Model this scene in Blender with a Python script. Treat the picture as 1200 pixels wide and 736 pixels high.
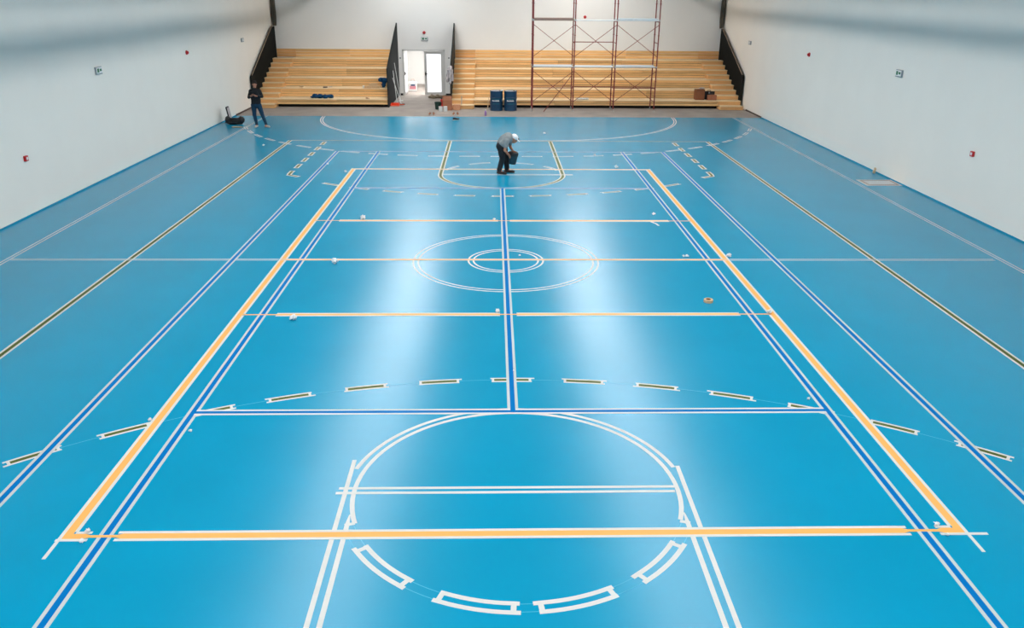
import bpy, bmesh, math, random
from mathutils import Vector, Matrix, noise
random.seed(7)
PI = math.pi
scene = bpy.context.scene
col = scene.collection
for o in list(bpy.data.objects):
    bpy.data.objects.remove(o)

# ------------------------------------------------------------------ camera
F, PIT, YAW, ROL = 961.02, .3760, .0244, .0078            # focal in px of the 1200x736 frame, radians
CAM = Vector((-.2504, -15.7725, 5.0516))
FW = Vector((math.sin(YAW)*math.cos(PIT), math.cos(YAW)*math.cos(PIT), -math.sin(PIT)))
_r = Vector((math.cos(YAW), -math.sin(YAW), 0)); _u = _r.cross(FW)
RT = _r*math.cos(ROL) + _u*math.sin(ROL); UP = _u*math.cos(ROL) - _r*math.sin(ROL)
cd = bpy.data.cameras.new('camera'); cam = bpy.data.objects.new('camera', cd); col.objects.link(cam)
cd.sensor_width = 36; cd.sensor_fit = 'HORIZONTAL'; cd.lens = F/1200*36; cd.clip_end = 200
M = Matrix((RT, UP, -FW)).transposed().to_4x4(); M.translation = CAM
cam.matrix_world = M
scene.camera = cam

# ------------------------------------------------------------------ world, light, exposure
world = bpy.data.worlds.new('world'); scene.world = world; world.use_nodes = True
world.node_tree.nodes['Background'].inputs[0].default_value = (.55, .72, .95, 1)
world.node_tree.nodes['Background'].inputs[1].default_value = .6
scene.view_settings.view_transform = 'Standard'; scene.view_settings.look = 'None'
scene.view_settings.gamma = 1; scene.view_settings.use_curve_mapping = False
scene.view_settings.exposure = 0.0
SKY_L = 6.6            # radiance of the roof-light panes
CORR_L = 22.0           # corridor lamp
HALL_H = 7.4

def ray(x, y): return FW + RT*((x-600)/F) - UP*((y-368)/F)
def gp(x, y, z=0.0):                     # where the pixel's ray meets a level surface
    d = ray(x, y); return CAM + d*((z-CAM.z)/d.z)
def yp(x, y, Y):                         # where it meets an upright plane at depth Y
    d = ray(x, y); return CAM + d*((Y-CAM.y)/d.y)

# ------------------------------------------------------------------ materials
def s2l(c):
    c = c/255
    return c/12.92 if c <= .04045 else ((c+.055)/1.055)**2.4
def rgb(*c): return tuple(s2l(v) for v in c) + (1,)
def mat(name, color, rough=.6, spec=.5, metal=0, vary=.0, scale=6, stretch=(1,1,1), rand=0, bump=0, bscale=60,
        coat=0, coat_rough=.1, emit=0, rvary=0):
    m = bpy.data.materials.new(name); m.use_nodes = True
    nt = m.node_tree; b = nt.nodes['Principled BSDF']
    b.inputs['Base Color'].default_value = color
    b.inputs['Roughness'].default_value = rough
    b.inputs['Specular IOR Level'].default_value = spec
    b.inputs['Metallic'].default_value = metal
    b.inputs['Coat Weight'].default_value = coat; b.inputs['Coat Roughness'].default_value = coat_rough
    if emit:
        b.inputs['Emission Color'].default_value = color; b.inputs['Emission Strength'].default_value = emit
    tc = nt.nodes.new('ShaderNodeTexCoord'); mp = nt.nodes.new('ShaderNodeMapping')
    nt.links.new(tc.outputs['Object'], mp.inputs['Vector']); mp.inputs['Scale'].default_value = stretch
    out = None
    if vary or rand:
        hs = nt.nodes.new('ShaderNodeHueSaturation'); hs.inputs['Color'].default_value = color
        mul = None
        if vary:
            n = nt.nodes.new('ShaderNodeTexNoise'); n.inputs['Scale'].default_value = scale; n.inputs['Detail'].default_value = 5
            nt.links.new(mp.outputs[0], n.inputs['Vector'])
            mr = nt.nodes.new('ShaderNodeMapRange'); mr.inputs[1].default_value = .3; mr.inputs[2].default_value = .7
            mr.inputs[3].default_value = 1-vary; mr.inputs[4].default_value = 1+vary
            nt.links.new(n.outputs[0], mr.inputs[0]); mul = mr.outputs[0]
        if rand:
            oi = nt.nodes.new('ShaderNodeObjectInfo'); m2 = nt.nodes.new('ShaderNodeMapRange')
            m2.inputs[3].default_value = 1-rand; m2.inputs[4].default_value = 1+rand
            nt.links.new(oi.outputs['Random'], m2.inputs[0])
            add = nt.nodes.new('ShaderNodeVectorMath'); add.operation = 'ADD'
            nt.links.new(tc.outputs['Object'], add.inputs[0])
            sc = nt.nodes.new('ShaderNodeVectorMath'); sc.operation = 'SCALE'; sc.inputs[0].default_value = (37, 19, 53)
            nt.links.new(oi.outputs['Random'], sc.inputs['Scale']); nt.links.new(sc.outputs[0], add.inputs[1])
            nt.links.new(add.outputs[0], mp.inputs['Vector'])
            if mul:
                mm = nt.nodes.new('ShaderNodeMath'); mm.operation = 'MULTIPLY'
                nt.links.new(mul, mm.inputs[0]); nt.links.new(m2.outputs[0], mm.inputs[1]); mul = mm.outputs[0]
            else: mul = m2.outputs[0]
        nt.links.new(mul, hs.inputs['Value']); nt.links.new(hs.outputs[0], b.inputs['Base Color'])
    if rvary:
        n3 = nt.nodes.new('ShaderNodeTexNoise'); n3.inputs['Scale'].default_value = .5; n3.inputs['Detail'].default_value = 6
        nt.links.new(mp.outputs[0], n3.inputs['Vector'])
        m3 = nt.nodes.new('ShaderNodeMapRange'); m3.inputs[3].default_value = rough-rvary; m3.inputs[4].default_value = rough+rvary
        nt.links.new(n3.outputs[0], m3.inputs[0]); nt.links.new(m3.outputs[0], b.inputs['Roughness'])
    if bump:
        n2 = nt.nodes.new('ShaderNodeTexNoise'); n2.inputs['Scale'].default_value = bscale; n2.inputs['Detail'].default_value = 4
        nt.links.new(mp.outputs[0], n2.inputs['Vector'])
        bp = nt.nodes.new('ShaderNodeBump'); bp.inputs['Strength'].default_value = bump; bp.inputs['Distance'].default_value = .01
        nt.links.new(n2.outputs[0], bp.inputs['Height']); nt.links.new(bp.outputs[0], b.inputs['Normal'])
    return m

MT = dict(
    floor=mat('blue_floor_coating', (.000, .295, .505, 1), .25, .30, vary=.035, scale=.8, rvary=.04),
    concrete=mat('bare_concrete', rgb(156, 147, 140), .75, .3, vary=.16, scale=1.3, bump=.15),
    wall=mat('white_wall_paint', rgb(246, 241, 233), .8, .3, vary=.012, scale=.9),
    backwall=mat('back_wall_paint', rgb(246, 245, 243), .8, .3, vary=.012, scale=.9),
    ceiling=mat('ceiling_sheet', rgb(72, 76, 80), .8, .3),
    steel=mat('roof_steel', rgb(150, 152, 155), .5, .5),
    sky=mat('roof_light_pane', (1, .975, .94, 1), .5, .5, emit=SKY_L),
    corrlamp=mat('corridor_lamp_diffuser', (1, .99, .97, 1), .5, .5, emit=CORR_L),
    frost=mat('lit_frosted_pane', (.97, .97, 1, 1), .4, .5, emit=.95),
    orange=mat('orange_line_paint', rgb(246, 178, 98), .6, .2),
    blue=mat('blue_line_paint', rgb(0, 112, 184), .8, .05),
    olive=mat('olive_line_paint', rgb(84, 96, 42), .6, .15),
    tape=mat('white_masking_tape', rgb(212, 213, 211), .7, .25),
    tape2=mat('grey_masking_tape', rgb(188, 198, 200), .7, .25),
    wood=mat('pine_plank', rgb(246, 200, 140), .6, .3, vary=.16, scale=3, stretch=(.5, 8, 14), rand=.16),
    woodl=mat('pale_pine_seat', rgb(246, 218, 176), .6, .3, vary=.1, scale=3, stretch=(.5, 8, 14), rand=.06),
    wood2=mat('pine_step', rgb(238, 186, 126), .6, .3, vary=.16, scale=3, stretch=(.5, 8, 14), rand=.09),
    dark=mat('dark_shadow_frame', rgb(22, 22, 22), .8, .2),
    black=mat('black_panel', rgb(17, 21, 21), .85, .15),
    panel=mat('charcoal_panel', rgb(38, 43, 44), .8, .2, vary=.1, scale=2),
    railwood=mat('rail_wood', rgb(150, 128, 108), .5, .4),
    net=mat('dark_net', rgb(86, 83, 76), .9, .2, vary=.25, scale=9, stretch=(1, 1, .15)),
    scaf=mat('red_oxide_tube', rgb(134, 58, 56), .5, .4, vary=.2, scale=14),
    zinc=mat('galvanised_steel', rgb(176, 178, 180), .4, .5, metal=.4, vary=.1, scale=9),
    deckw=mat('weathered_deck_board', rgb(150, 126, 116), .8, .2, vary=.2, scale=4, stretch=(1, 8, 8)),
    deckl=mat('pale_deck_board', rgb(214, 220, 224), .5, .4, vary=.05),
    barrel=mat('blue_barrel_paint', rgb(4, 58, 92), .35, .5, vary=.05),
    lid=mat('barrel_lid', rgb(200, 206, 214), .4, .5, metal=.3),
    teal=mat('teal_print', rgb(40, 130, 150), .5, .4),
    white=mat('plain_white', rgb(238, 238, 238), .5, .4),
    offwhite=mat('off_white', rgb(220, 222, 222), .6, .4),
    frame=mat('door_frame', rgb(214, 214, 212), .45, .5),
    red=mat('red_plastic', rgb(196, 22, 28), .4, .5),
    green=mat('green_print', rgb(28, 112, 76), .5, .5),
    greyp=mat('grey_plastic', rgb(150, 156, 160), .5, .5),
    blackp=mat('black_plastic', rgb(22, 22, 24), .5, .5),
    card=mat('cardboard', rgb(168, 112, 86), .8, .2, vary=.08),
    card2=mat('pale_cardboard', rgb(206, 150, 116), .8, .2, vary=.08),
    card3=mat('dark_cardboard', rgb(140, 90, 64), .8, .2, vary=.08),
    clothblue=mat('blue_cloth', rgb(12, 64, 104), .85, .2, vary=.2, scale=12),
    clothgrey=mat('pale_cloth', rgb(186, 178, 180), .85, .2, vary=.18, scale=12),
    clothbrown=mat('drab_cloth', rgb(128, 116, 98), .9, .2, vary=.3, scale=14),
    bucketg=mat('dark_green_plastic', rgb(16, 52, 44), .45, .5),
    bucketd=mat('dark_teal_plastic', rgb(26, 52, 62), .4, .5),
    orangep=mat('orange_plastic', rgb(228, 78, 40), .45, .5),
    purple=mat('lilac_plastic', rgb(150, 118, 176), .4, .5),
    tan=mat('tan_wood', rgb(212, 178, 140), .7, .3),
    skin=mat('skin', rgb(190, 128, 100), .6, .4),
    skin2=mat('skin_pale', rgb(182, 122, 98), .6, .4),
    hair=mat('black_hair', rgb(24, 20, 20), .7, .3),
    teegrey=mat('grey_tshirt', rgb(140, 146, 148), .85, .2, vary=.14, scale=10),
    trousers=mat('black_trousers', rgb(38, 42, 46), .85, .2, vary=.25, scale=9),
    shirtd=mat('dark_shirt', rgb(34, 36, 40), .85, .2, vary=.2, scale=10),
    jeans=mat('blue_jeans', rgb(30, 62, 86), .85, .2, vary=.2, scale=10),
    shoe=mat('dark_shoe', rgb(58, 46, 42), .6, .3),
    shoew=mat('pale_shoe', rgb(206, 200, 192), .6, .3),
    sole=mat('rubber_sole', rgb(226, 222, 214), .6, .3),
    brownd=mat('dark_brown_skirting', rgb(74, 58, 52), .6, .3),
    hatch=mat('hatch_plate', rgb(200, 206, 208), .5, .4),
    brownl=mat('brown_edge', rgb(150, 126, 112), .6, .3),
    blocker=mat('blocker_grey', rgb(165, 168, 172), .45, .5),  # grey of the added tubes that shade the side walls
    corr=mat('corridor_white', rgb(236, 236, 234), .7, .3),
    pinkbag=mat('pink_print', rgb(226, 150, 160), .6, .3),
    silver=mat('phone_body', rgb(40, 42, 46), .3, .5),
)

# ------------------------------------------------------------------ mesh helpers
def link(name, me, m=None, parent=None, smooth=False):
    o = bpy.data.objects.new(name, me); col.objects.link(o)
    if m is not None and not me.materials: me.materials.append(m)
    if smooth:
        for p in me.polygons: p.use_smooth = True
    if parent is not None: o.parent = parent
    return o
def pymesh(name, v, f):
    me = bpy.data.meshes.new(name); me.from_pydata([tuple(a) for a in v], [], f); me.update()
    return me
def bmobj(name, bm, m, parent=None, smooth=False):
    bmesh.ops.recalc_face_normals(bm, faces=bm.faces)
    me = bpy.data.meshes.new(name); bm.to_mesh(me); bm.free()
    return link(name, me, m, parent, smooth)
def add_box(bm, x0, x1, y0, y1, z0, z1, bev=0):
    r = bmesh.ops.create_cube(bm, size=1)
    for v in r['verts']:
        v.co = Vector(((x0+x1)/2 + v.co.x*(x1-x0), (y0+y1)/2 + v.co.y*(y1-y0), (z0+z1)/2 + v.co.z*(z1-z0)))
    if bev:
        es = list({e for v in r['verts'] for e in v.link_edges})
        bmesh.ops.bevel(bm, geom=es, offset=bev, segments=1, affect='EDGES')
def box(name, x0, x1, y0, y1, z0, z1, m, parent=None, bev=0):
    bm = bmesh.new(); add_box(bm, x0, x1, y0, y1, z0, z1, bev)
    return bmobj(name, bm, m, parent)
_boxmesh = {}
def plank(name, x0, x1, y0, y1, z0, z1, m, parent):       # chamfered board sharing mesh data through its size
    d = (round(x1-x0, 3), round(y1-y0, 3), round(z1-z0, 3), m.name)
    if d not in _boxmesh:
        bm = bmesh.new(); add_box(bm, -d[0]/2, d[0]/2, -d[1]/2, d[1]/2, -d[2]/2, d[2]/2, .003)
        me = bpy.data.meshes.new(name); bm.to_mesh(me); bm.free(); me.materials.append(m); _boxmesh[d] = me
    o = link(name, _boxmesh[d], m, parent); o.location = ((x0+x1)/2, (y0+y1)/2, (z0+z1)/2)
    return o
def add_tube(bm, a, b, r0, r1=None, n=8, caps=True):
    a, b = Vector(a), Vector(b); r1 = r0 if r1 is None else r1
    d = (b-a).normalized(); q = d.to_track_quat('Z', 'Y')
    A = [bm.verts.new(a + q @ Vector((r0*math.cos(2*PI*i/n), r0*math.sin(2*PI*i/n), 0))) for i in range(n)]
    B = [bm.verts.new(b + q @ Vector((r1*math.cos(2*PI*i/n), r1*math.sin(2*PI*i/n), 0))) for i in range(n)]
    for i in range(n): bm.faces.new((A[i], A[(i+1) % n], B[(i+1) % n], B[i]))
    if caps: bm.faces.new(A[::-1]); bm.faces.new(B)
def tube(name, a, b, r, m, parent=None, r1=None, n=8):
    bm = bmesh.new(); add_tube(bm, a, b, r, r1, n); return bmobj(name, bm, m, parent)
def pathtube(name, pts, r, m, parent=None, n=6):
    bm = bmesh.new()
    for a, b in zip(pts, pts[1:]): add_tube(bm, a, b, r, n=n)
    return bmobj(name, bm, m, parent)
def lathe(name, prof, m, parent=None, n=28, loc=(0, 0, 0), smooth=False):
    v, f = [], []
    for (r, z) in prof:
        for i in range(n):
            a = 2*PI*i/n; v.append((loc[0]+r*math.cos(a), loc[1]+r*math.sin(a), loc[2]+z))
    for k in range(len(prof)-1):
        for i in range(n):
            j = (i+1) % n; f.append((k*n+i, k*n+j, (k+1)*n+j, (k+1)*n+i))
    if prof[0][0] > 1e-6: f.append(tuple(range(n))[::-1])
    if prof[-1][0] > 1e-6: f.append(tuple((len(prof)-1)*n+i for i in range(n)))
    return link(name, pymesh(name, v, f), m, parent, smooth)
def prism_x(name, poly, x0, x1, m, parent=None):         # outline in (y, z) pushed along x
    n = len(poly); v = [(x0, y, z) for y, z in poly] + [(x1, y, z) for y, z in poly]
    f = [tuple(range(n)), tuple(range(2*n-1, n-1, -1))] + [(i, (i+1) % n, n+(i+1) % n, n+i) for i in range(n)]
    bm = bmesh.new(); me = pymesh(name, v, f); bm.from_mesh(me); bpy.data.meshes.remove(me)
    return bmobj(name, bm, m, parent)
def empty(name, loc=(0, 0, 0)):
    o = bpy.data.objects.new(name, None); col.objects.link(o); o.location = loc; o.empty_display_size = .1
    return o
def tag(o, label=None, cat=None, group=None, kind=None):
    if label: o['label'] = label
    if cat: o['category'] = cat
    if group: o['group'] = group
    if kind: o['kind'] = kind
    return o
def struct(o, label, cat): return tag(o, label, cat, kind='structure')

# rounded solids fused into one continuous skin
def add_ball(bm, c, rad, rot=None, seg=16):
    r = bmesh.ops.create_uvsphere(bm, u_segments=seg, v_segments=seg//2+2, radius=1)
    for v in r['verts']:
        p = Vector((v.co.x*rad[0], v.co.y*rad[1], v.co.z*rad[2]))
        if rot: p = rot @ p
        v.co = p + Vector(c)
def add_cone(bm, a, b, ra, rb, n=14):
    a, b = Vector(a), Vector(b); d = b-a; L = d.length
    if L < 1e-5: add_ball(bm, a, (ra,)*3); return
    q = d.normalized().to_track_quat('Z', 'Y')
    rings = []
    for t in (-80, -60, -40, -20, 0): rings.append((ra*math.sin(math.radians(t)), ra*math.cos(math.radians(t))))
    for t in (0, 20, 40, 60, 80): rings.append((L+rb*math.sin(math.radians(t)), rb*math.cos(math.radians(t))))
    V = [[bm.verts.new(a + q @ Vector((r*math.cos(2*PI*i/n), r*math.sin(2*PI*i/n), z))) for i in range(n)] for z, r in rings]
    for A, B in zip(V, V[1:]):
        for i in range(n): bm.faces.new((A[i], A[(i+1) % n], B[(i+1) % n], B[i]))
    bm.faces.new(V[0][::-1]); bm.faces.new(V[-1])
def fuse(name, fill, m, parent=None, voxel=.012, smooth=4, crumple=0, cscale=8):
    bm = bmesh.new(); fill(bm)
    bmesh.ops.recalc_face_normals(bm, faces=bm.faces)
    me = bpy.data.meshes.new(name+'_raw'); bm.to_mesh(me); bm.free()
    t = bpy.data.objects.new('tmp', me); col.objects.link(t)
    md = t.modifiers.new('r', 'REMESH'); md.mode = 'VOXEL'; md.voxel_size = voxel
    if smooth:
        sm = t.modifiers.new('s', 'SMOOTH'); sm.factor = .5; sm.iterations = smooth
    dg = bpy.context.evaluated_depsgraph_get()
    out = bpy.data.meshes.new_from_object(t.evaluated_get(dg)); out.name = name
    bpy.data.objects.remove(t); bpy.data.meshes.remove(me)
    if crumple:
        out.update()
        ns = [v.normal.copy() for v in out.vertices]
        for v, nn in zip(out.vertices, ns):
            k = noise.noise(v.co*cscale) + .6*noise.noise(v.co*cscale*2.3)
            z = v.co.z; v.co += nn*k*crumple
            if z < .02: v.co.z = z
    out.materials.clear()
    return link(name, out, m, parent, True)

# ------------------------------------------------------------------ hall shell
XL, XR, YB, YN, YF = -11.2, 11.33, 27.65, -22.0, 20.05
floor = struct(box('floor', XL, XR, YN, YF, -.10, 0, MT['floor']), 'glossy bright blue sports floor covered with taped court lines', 'floor')
box('bare_strip', XL, XR, YF, 33.4, -.10, -.004, MT['concrete'], floor)['label'] = 'bare grey concrete strip in front of the stands'
TH = .25
wl = struct(box('wall_left', XL-TH, XL, YN, YB+TH, -.1, HALL_H, MT['wall']), 'long plain white side wall beside the person with the phone', 'wall')
wr = struct(box('wall_right', XR, XR+TH, YN, YB+TH, -.1, HALL_H, MT['wall']), 'long plain white side wall beside the floor hatch', 'wall')
struct(box('wall_near', XL-TH, XR+TH, YN-TH, YN, -.1, HALL_H, MT['wall']), 'plain white end wall facing the stands', 'wall')
DX0, DX1, DZ = -4.84, -2.70, 2.24
bm = bmesh.new()
add_box(bm, XL, DX0, YB, YB+TH, -.1, HALL_H); add_box(bm, DX1, XR, YB, YB+TH, -.1, HALL_H); add_box(bm, DX0, DX1, YB, YB+TH, DZ, HALL_H)
struct(bmobj('wall_back', bm, MT['backwall']), 'white end wall behind the wooden stands and doorway', 'wall')
# blue coating turned up at the foot of the side walls, dark skirting along the concrete
for side, x, s in (('left', XL, 1), ('right', XR, -1)):
    a, b = sorted((x, x+s*.012))
    w = 'left' if s > 0 else 'right'
    o = box('baseboard_'+w, a, b, YN, YF, 0, .035, MT['floor'])
    struct(o, 'thin blue coating edge along the foot of the wall ' + ('beside the person with the phone' if s > 0 else 'beside the floor hatch'), 'baseboard')
    o = box('trim_'+('1' if s > 0 else '2'), a, b, YF, 22.4, -.004, .06, MT['brownd'])
    struct(o, 'short dark skirting by the concrete strip, ' + ('behind the person with the phone' if s > 0 else 'below the stands far from the doorway'), 'baseboard')
struct(box('trim_3', -5.0, DX0-.02, YB-.015, YB, -.004, .09, MT['blackp']), 'short black skirting between charcoal panel and open door', 'baseboard')
struct(box('trim_4', DX1+.02, -2.25, YB-.015, YB, -.004, .09, MT['blackp']), 'short black skirting between frosted door and wooden stairs', 'baseboard')
# ceiling with two rows of roof lights
SK = [(-4.0, 1.05), (4.05, 1.05)]
bm = bmesh.new(); xs = [XL-TH]
for c, h in SK: xs += [c-h, c+h]
xs.append(XR+TH)
for i in range(0, len(xs), 2): add_box(bm, xs[i], xs[i+1], YN-TH, YB+TH, HALL_H, HALL_H+.2)
for c, h in SK: add_box(bm, c-h, c+h, 27.04, YB+TH, HALL_H, HALL_H+.2); add_box(bm, c-h, c+h, YN-TH, YN, HALL_H, HALL_H+.2)
struct(bmobj('ceiling', bm, MT['ceiling']), 'grey sheet ceiling with two long roof light openings', 'ceiling')
for i, (c, h) in enumerate(SK):
    w = empty('window_%d' % (i+1), (c, 3, HALL_H+.1))
    struct(w, 'long strip of bright roof light panes along the hall, ' + ('on the side of the person with the phone' if i == 0 else 'on the side of the floor hatch'), 'skylight')
    n = 12; L = (27.0-YN)/n
    for k in range(n):
        y0 = YN + k*L - 3
        box('pane', -h+.03, h-.03, y0+.04, y0+L-.04, .0, .04, MT['sky'], w)
        box('glazing_bar', -h, h, y0-.04, y0+.04, -.06, .06, MT['steel'], w)

# ------------------------------------------------------------------ floor markings (paint and masking tape, children of the floor)
ZO, ZOT, ZW, ZB, ZBT, ZR, ZRT = .0008, .0012, .0014, .0018, .0022, .0026, .0030
def ribbon(name, pts, w, z, m, parent, closed=False):
    """flat strip of width w (or a width for each point) along pts, with real thickness z"""
    P = [Vector((p[0], p[1])) for p in pts]; n = len(P); W = w if isinstance(w, list) else [w]*n
    v, f = [], []
    for i, p in enumerate(P):
        if closed: a, b = P[i-1], P[(i+1) % n]
        else: a, b = P[max(i-1, 0)], P[min(i+1, n-1)]
        d = (b-a).normalized(); nn = Vector((-d.y, d.x))*W[i]/2
        v += [(p.x+nn.x, p.y+nn.y, z), (p.x-nn.x, p.y-nn.y, z), (p.x+nn.x, p.y+nn.y, 0), (p.x-nn.x, p.y-nn.y, 0)]
    for i in range(n if closed else n-1):
        a, b = 4*i, 4*((i+1) % n)
        f += [(a, a+1, b+1, b), (a, b, b+2, a+2), (a+1, a+3, b+3, b+1)]
    if not closed:
        e = 4*(n-1); f += [(0, 2, 3, 1), (e, e+1, e+3, e+2)]
    return link(name, pymesh(name, v, f), m, parent)
def offs(pts, d):
    P = [Vector((p[0], p[1])) for p in pts]; out = []
    for i, p in enumerate(P):
        t = (P[min(i+1, len(P)-1)] - P[max(i-1, 0)]).normalized(); out.append((p.x - t.y*d, p.y + t.x*d))
    return out
def cut(a, b, gaps):
    segs = []; c = a
    for g0, g1 in sorted(gaps):
        if g0 > c: segs.append((c, g0))
        c = max(c, g1)
    if c < b: segs.append((c, b))
    return segs
def vline(x, y0, y1, w, z, m, tw, zt, mt, gl=(), gr=(), label=None, el=(0, 0), er=(0, 0)):
    o = ribbon('painted_line', [(x, y0), (x, y1)], w, z, m, floor)
    if label: o['label'] = label
    for s, gaps, e in ((-1, gl, el), (1, gr, er)):
        for a, b in cut(y0-e[0], y1+e[1], gaps):
            ribbon('masking_tape', [(x+s*(w+tw)/2, a), (x+s*(w+tw)/2, b)], tw, zt, mt, o)
    return o
def hline(y, x0, x1, w, z, m, tw, zt, mt, necks=(), label=None, gu=(), gd=(), eu=(0, 0), ed=(0, 0), nw=.036):
    pts = [(x0, y)]; W = [w]
    for a, b in sorted(necks):
        for px, pw in ((a-.06, w), (a, nw), (b, nw), (b+.06, w)):
            if x0 < px < x1: pts.append((px, y)); W.append(pw)
            elif px <= x0: W[0] = pw
    pts.append((x1, y)); W.append(nw if necks and sorted(necks)[-1][1] >= x1 else w)
    z += .0002; zt += .0002
    o = ribbon('painted_line', pts, W, z, m, floor)
    if label: o['label'] = label
    for s, gaps, e in ((1, gu, eu), (-1, gd, ed)):
        for a, b in cut(x0-e[0], x1+e[1], list(necks)+list(gaps)):
            ribbon('masking_tape', [(a, y+s*(w+tw)/2), (b, y+s*(w+tw)/2)], tw, zt, mt, o)
    return o
def arc(cx, cy, r, a0, a1, n=24):
    return [(cx+r*math.cos(math.radians(a0+(a1-a0)*i/n)), cy+r*math.sin(math.radians(a0+(a1-a0)*i/n))) for i in range(n+1)]
def twotape(pts, gap, tw=.036, z=ZW, m=None, label=None):
    o = None
    for s in (-1, 1):
        o = ribbon('masking_tape', offs(pts, s*(gap+tw)/2), tw, z, m or MT['tape'], floor)
        if label: o['label'] = label
def dash(pts, gap, tw=.034, paint=None, z=ZO, ext=.05, label=None):
    """one dash of a broken line: two tape edges, two tape ends, paint between where it has been rolled"""
    if paint:
        par = ribbon('painted_line', pts, gap, z, paint, floor)
        if label: par['label'] = label
    else: par = floor
    zt = z+.0004
    for s in (-1, 1):
        q = offs(pts, s*(gap+tw)/2)
        a, b = Vector(q[0]), Vector(q[-1]); da = (a-Vector(q[1])).normalized(); db = (b-Vector(q[-2])).normalized()
        e0, e1 = ext*random.uniform(.5, 1.7), ext*random.uniform(.5, 1.7)
        q = [tuple(a+da*e0)] + q + [tuple(b+db*e1)]
        ribbon('masking_tape', q, tw, zt, MT['tape'], par)
    for k in (0, -1):
        c = Vector(pts[k]); o2 = Vector(pts[1 if k == 0 else -2]); d = (c-o2).normalized(); nn = Vector((-d.y, d.x))
        cc = c+d*tw*.4
        h = gap/2+tw
        ribbon('masking_tape', [tuple(cc-nn*h), tuple(cc+nn*h)], tw, zt+.0003, MT['tape'], par)

T2 = MT['tape2']; TW = MT['tape']
# orange volleyball court 18 x 9
OW, OT = .082, .036
for s in (-1, 1):
    sd = 'orange sideline' 
    vline(s*4.46, -9.0, 9.0, OW, ZR, MT['orange'], OT, ZRT, TW, label='orange sideline edged with white tape',
          gl=[(-8.99, -8.9), (-3.04, -2.96), (-.03, .03), (2.96, 3.04), (8.9, 8.99)] if s > 0 else [],
          gr=[(-8.99, -8.9), (-3.04, -2.96), (-.03, .03), (2.96, 3.04), (8.9, 8.99)] if s < 0 else [],
          el=(.30, .06) if s < 0 else (-.12, -.1), er=(.30, .06) if s > 0 else (-.12, -.1))
hline(-8.955, -4.5, 4.5, OW, ZR, MT['orange'], OT, ZRT, TW, necks=[(-4.24, -3.98), (3.94, 4.24)], label='broad orange baseline edged with white tape',
      gu=[(-4.6, -4.4), (4.4, 4.6)], eu=(0, 0), ed=(.05, .22))
hline(8.955, -4.5, 4.5, OW*.7, ZR, MT['orange'], OT, ZRT, TW, label='thin orange baseline by the bending person')
for y in (-3, 3):
    hline(y, -4.42, 4.42, OW*.85, ZR, MT['orange'], OT, ZRT, TW, necks=[(-4.42, -3.86), (-.14, .14), (3.90, 4.42)], label='thin orange line across the court')
hline(0, -4.5, 4.5, .055, ZR, MT['orange'], .028, ZRT, T2, label='thin orange centre line across the two rings')
# blue tennis court
BW, BT = .064, .038
for s in (-1, 1):
    gap = [(-6.432, -6.368), (6.368, 6.432)]
    vline(s*4.09, -11.88, 11.88, BW, ZB, MT['blue'], BT, ZBT, T2, gl=gap if s > 0 else [], gr=gap if s < 0 else [], label='blue inner sideline edged with grey tape')
    vline(s*5.46, -11.88, 11.88, BW, ZB, MT['blue'], BT, ZBT, T2, label='blue outer sideline edged with grey tape')
    hline(s*6.4, -4.06, 4.06, BW, ZB, MT['blue'], BT, ZBT, TW if s < 0 else T2, gu=[(-.035, .035)] if s < 0 else [], gd=[(-.035, .035)] if s > 0 else [], label='blue cross line edged with pale tape')
    hline(s*11.85, -5.43, 5.43, .05, ZB, MT['blue'], .03, ZBT, T2, label='pale blue baseline edged with grey tape')
vline(0, -6.37, 6.37, BW, ZB, MT['blue'], BT, ZBT, T2, label='blue lengthwise line down the middle')
# olive basketball court 28 x 15
for s in (-1, 1):
    vline(s*7.5, -14, 13.98, .065, ZO, MT['olive'], .04, ZOT, TW, label='olive sideline edged with white tape')
hline(13.97, -7.45, 7.45, .05, ZO, MT['olive'], .03, ZOT, T2, label='olive baseline edged with grey tape')
# olive lane with its rounded end, by the bending person
dpts = [(-1.80, 13.93), (-1.80, 8.2)] + arc(0, 8.2, 1.80, 180, 360, 36)[1:] + [(1.80, 13.93)]
o = ribbon('painted_line', dpts, .07, ZO, MT['olive'], floor); o['label'] = 'olive lane line with rounded end'
for s in (-1, 1): ribbon('masking_tape', offs(dpts, s*.055), .04, ZOT, TW, o)
twotape([(-1.75, 8.2), (2.1, 8.2)], .05, .045)
for a0, a1 in ((22, 42), (58, 78), (102, 122), (138, 158)):
    dash(arc(0, 8.2, 1.80, a0, a1, 6), .05, .036, z=ZW)
# the broken olive line: a flat arc and straight legs
R3, C3 = 8.95, 14.43
def on3(a): return (R3*math.sin(math.radians(a)), C3 - R3*math.cos(math.radians(a)))
for s in (1, -1):
    for k in range(-6, 7):
        c = k*6.42; pts = [on3(c + (j-2)*.78*2.0/2) for j in range(5)]
        if abs(k) == 6:
            if s > 0: continue
        pts = [(x, y*s) for x, y in pts]
        if s < 0 or abs(k) < 6:
            dash(pts, .062, .034, MT['olive'], label='short olive dash framed with white tape')
for s in (-1, 1):
    for y0 in (13.1, 12.1, 11.1, 10.1, 9.1):
        dash([(s*6.22, y0), (s*6.22, y0+.3), (s*6.22, y0+.55)], .07, .045, MT['olive'], ext=.03, label='short olive dash framed with white tape')
    dash([(s*6.22, 8.62), (s*6.22, 8.3), (s*6.2, 8.06), (s*5.9, 7.86)], .07, .045, MT['olive'], ext=.03, label='bent olive dash framed with white tape')
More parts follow.
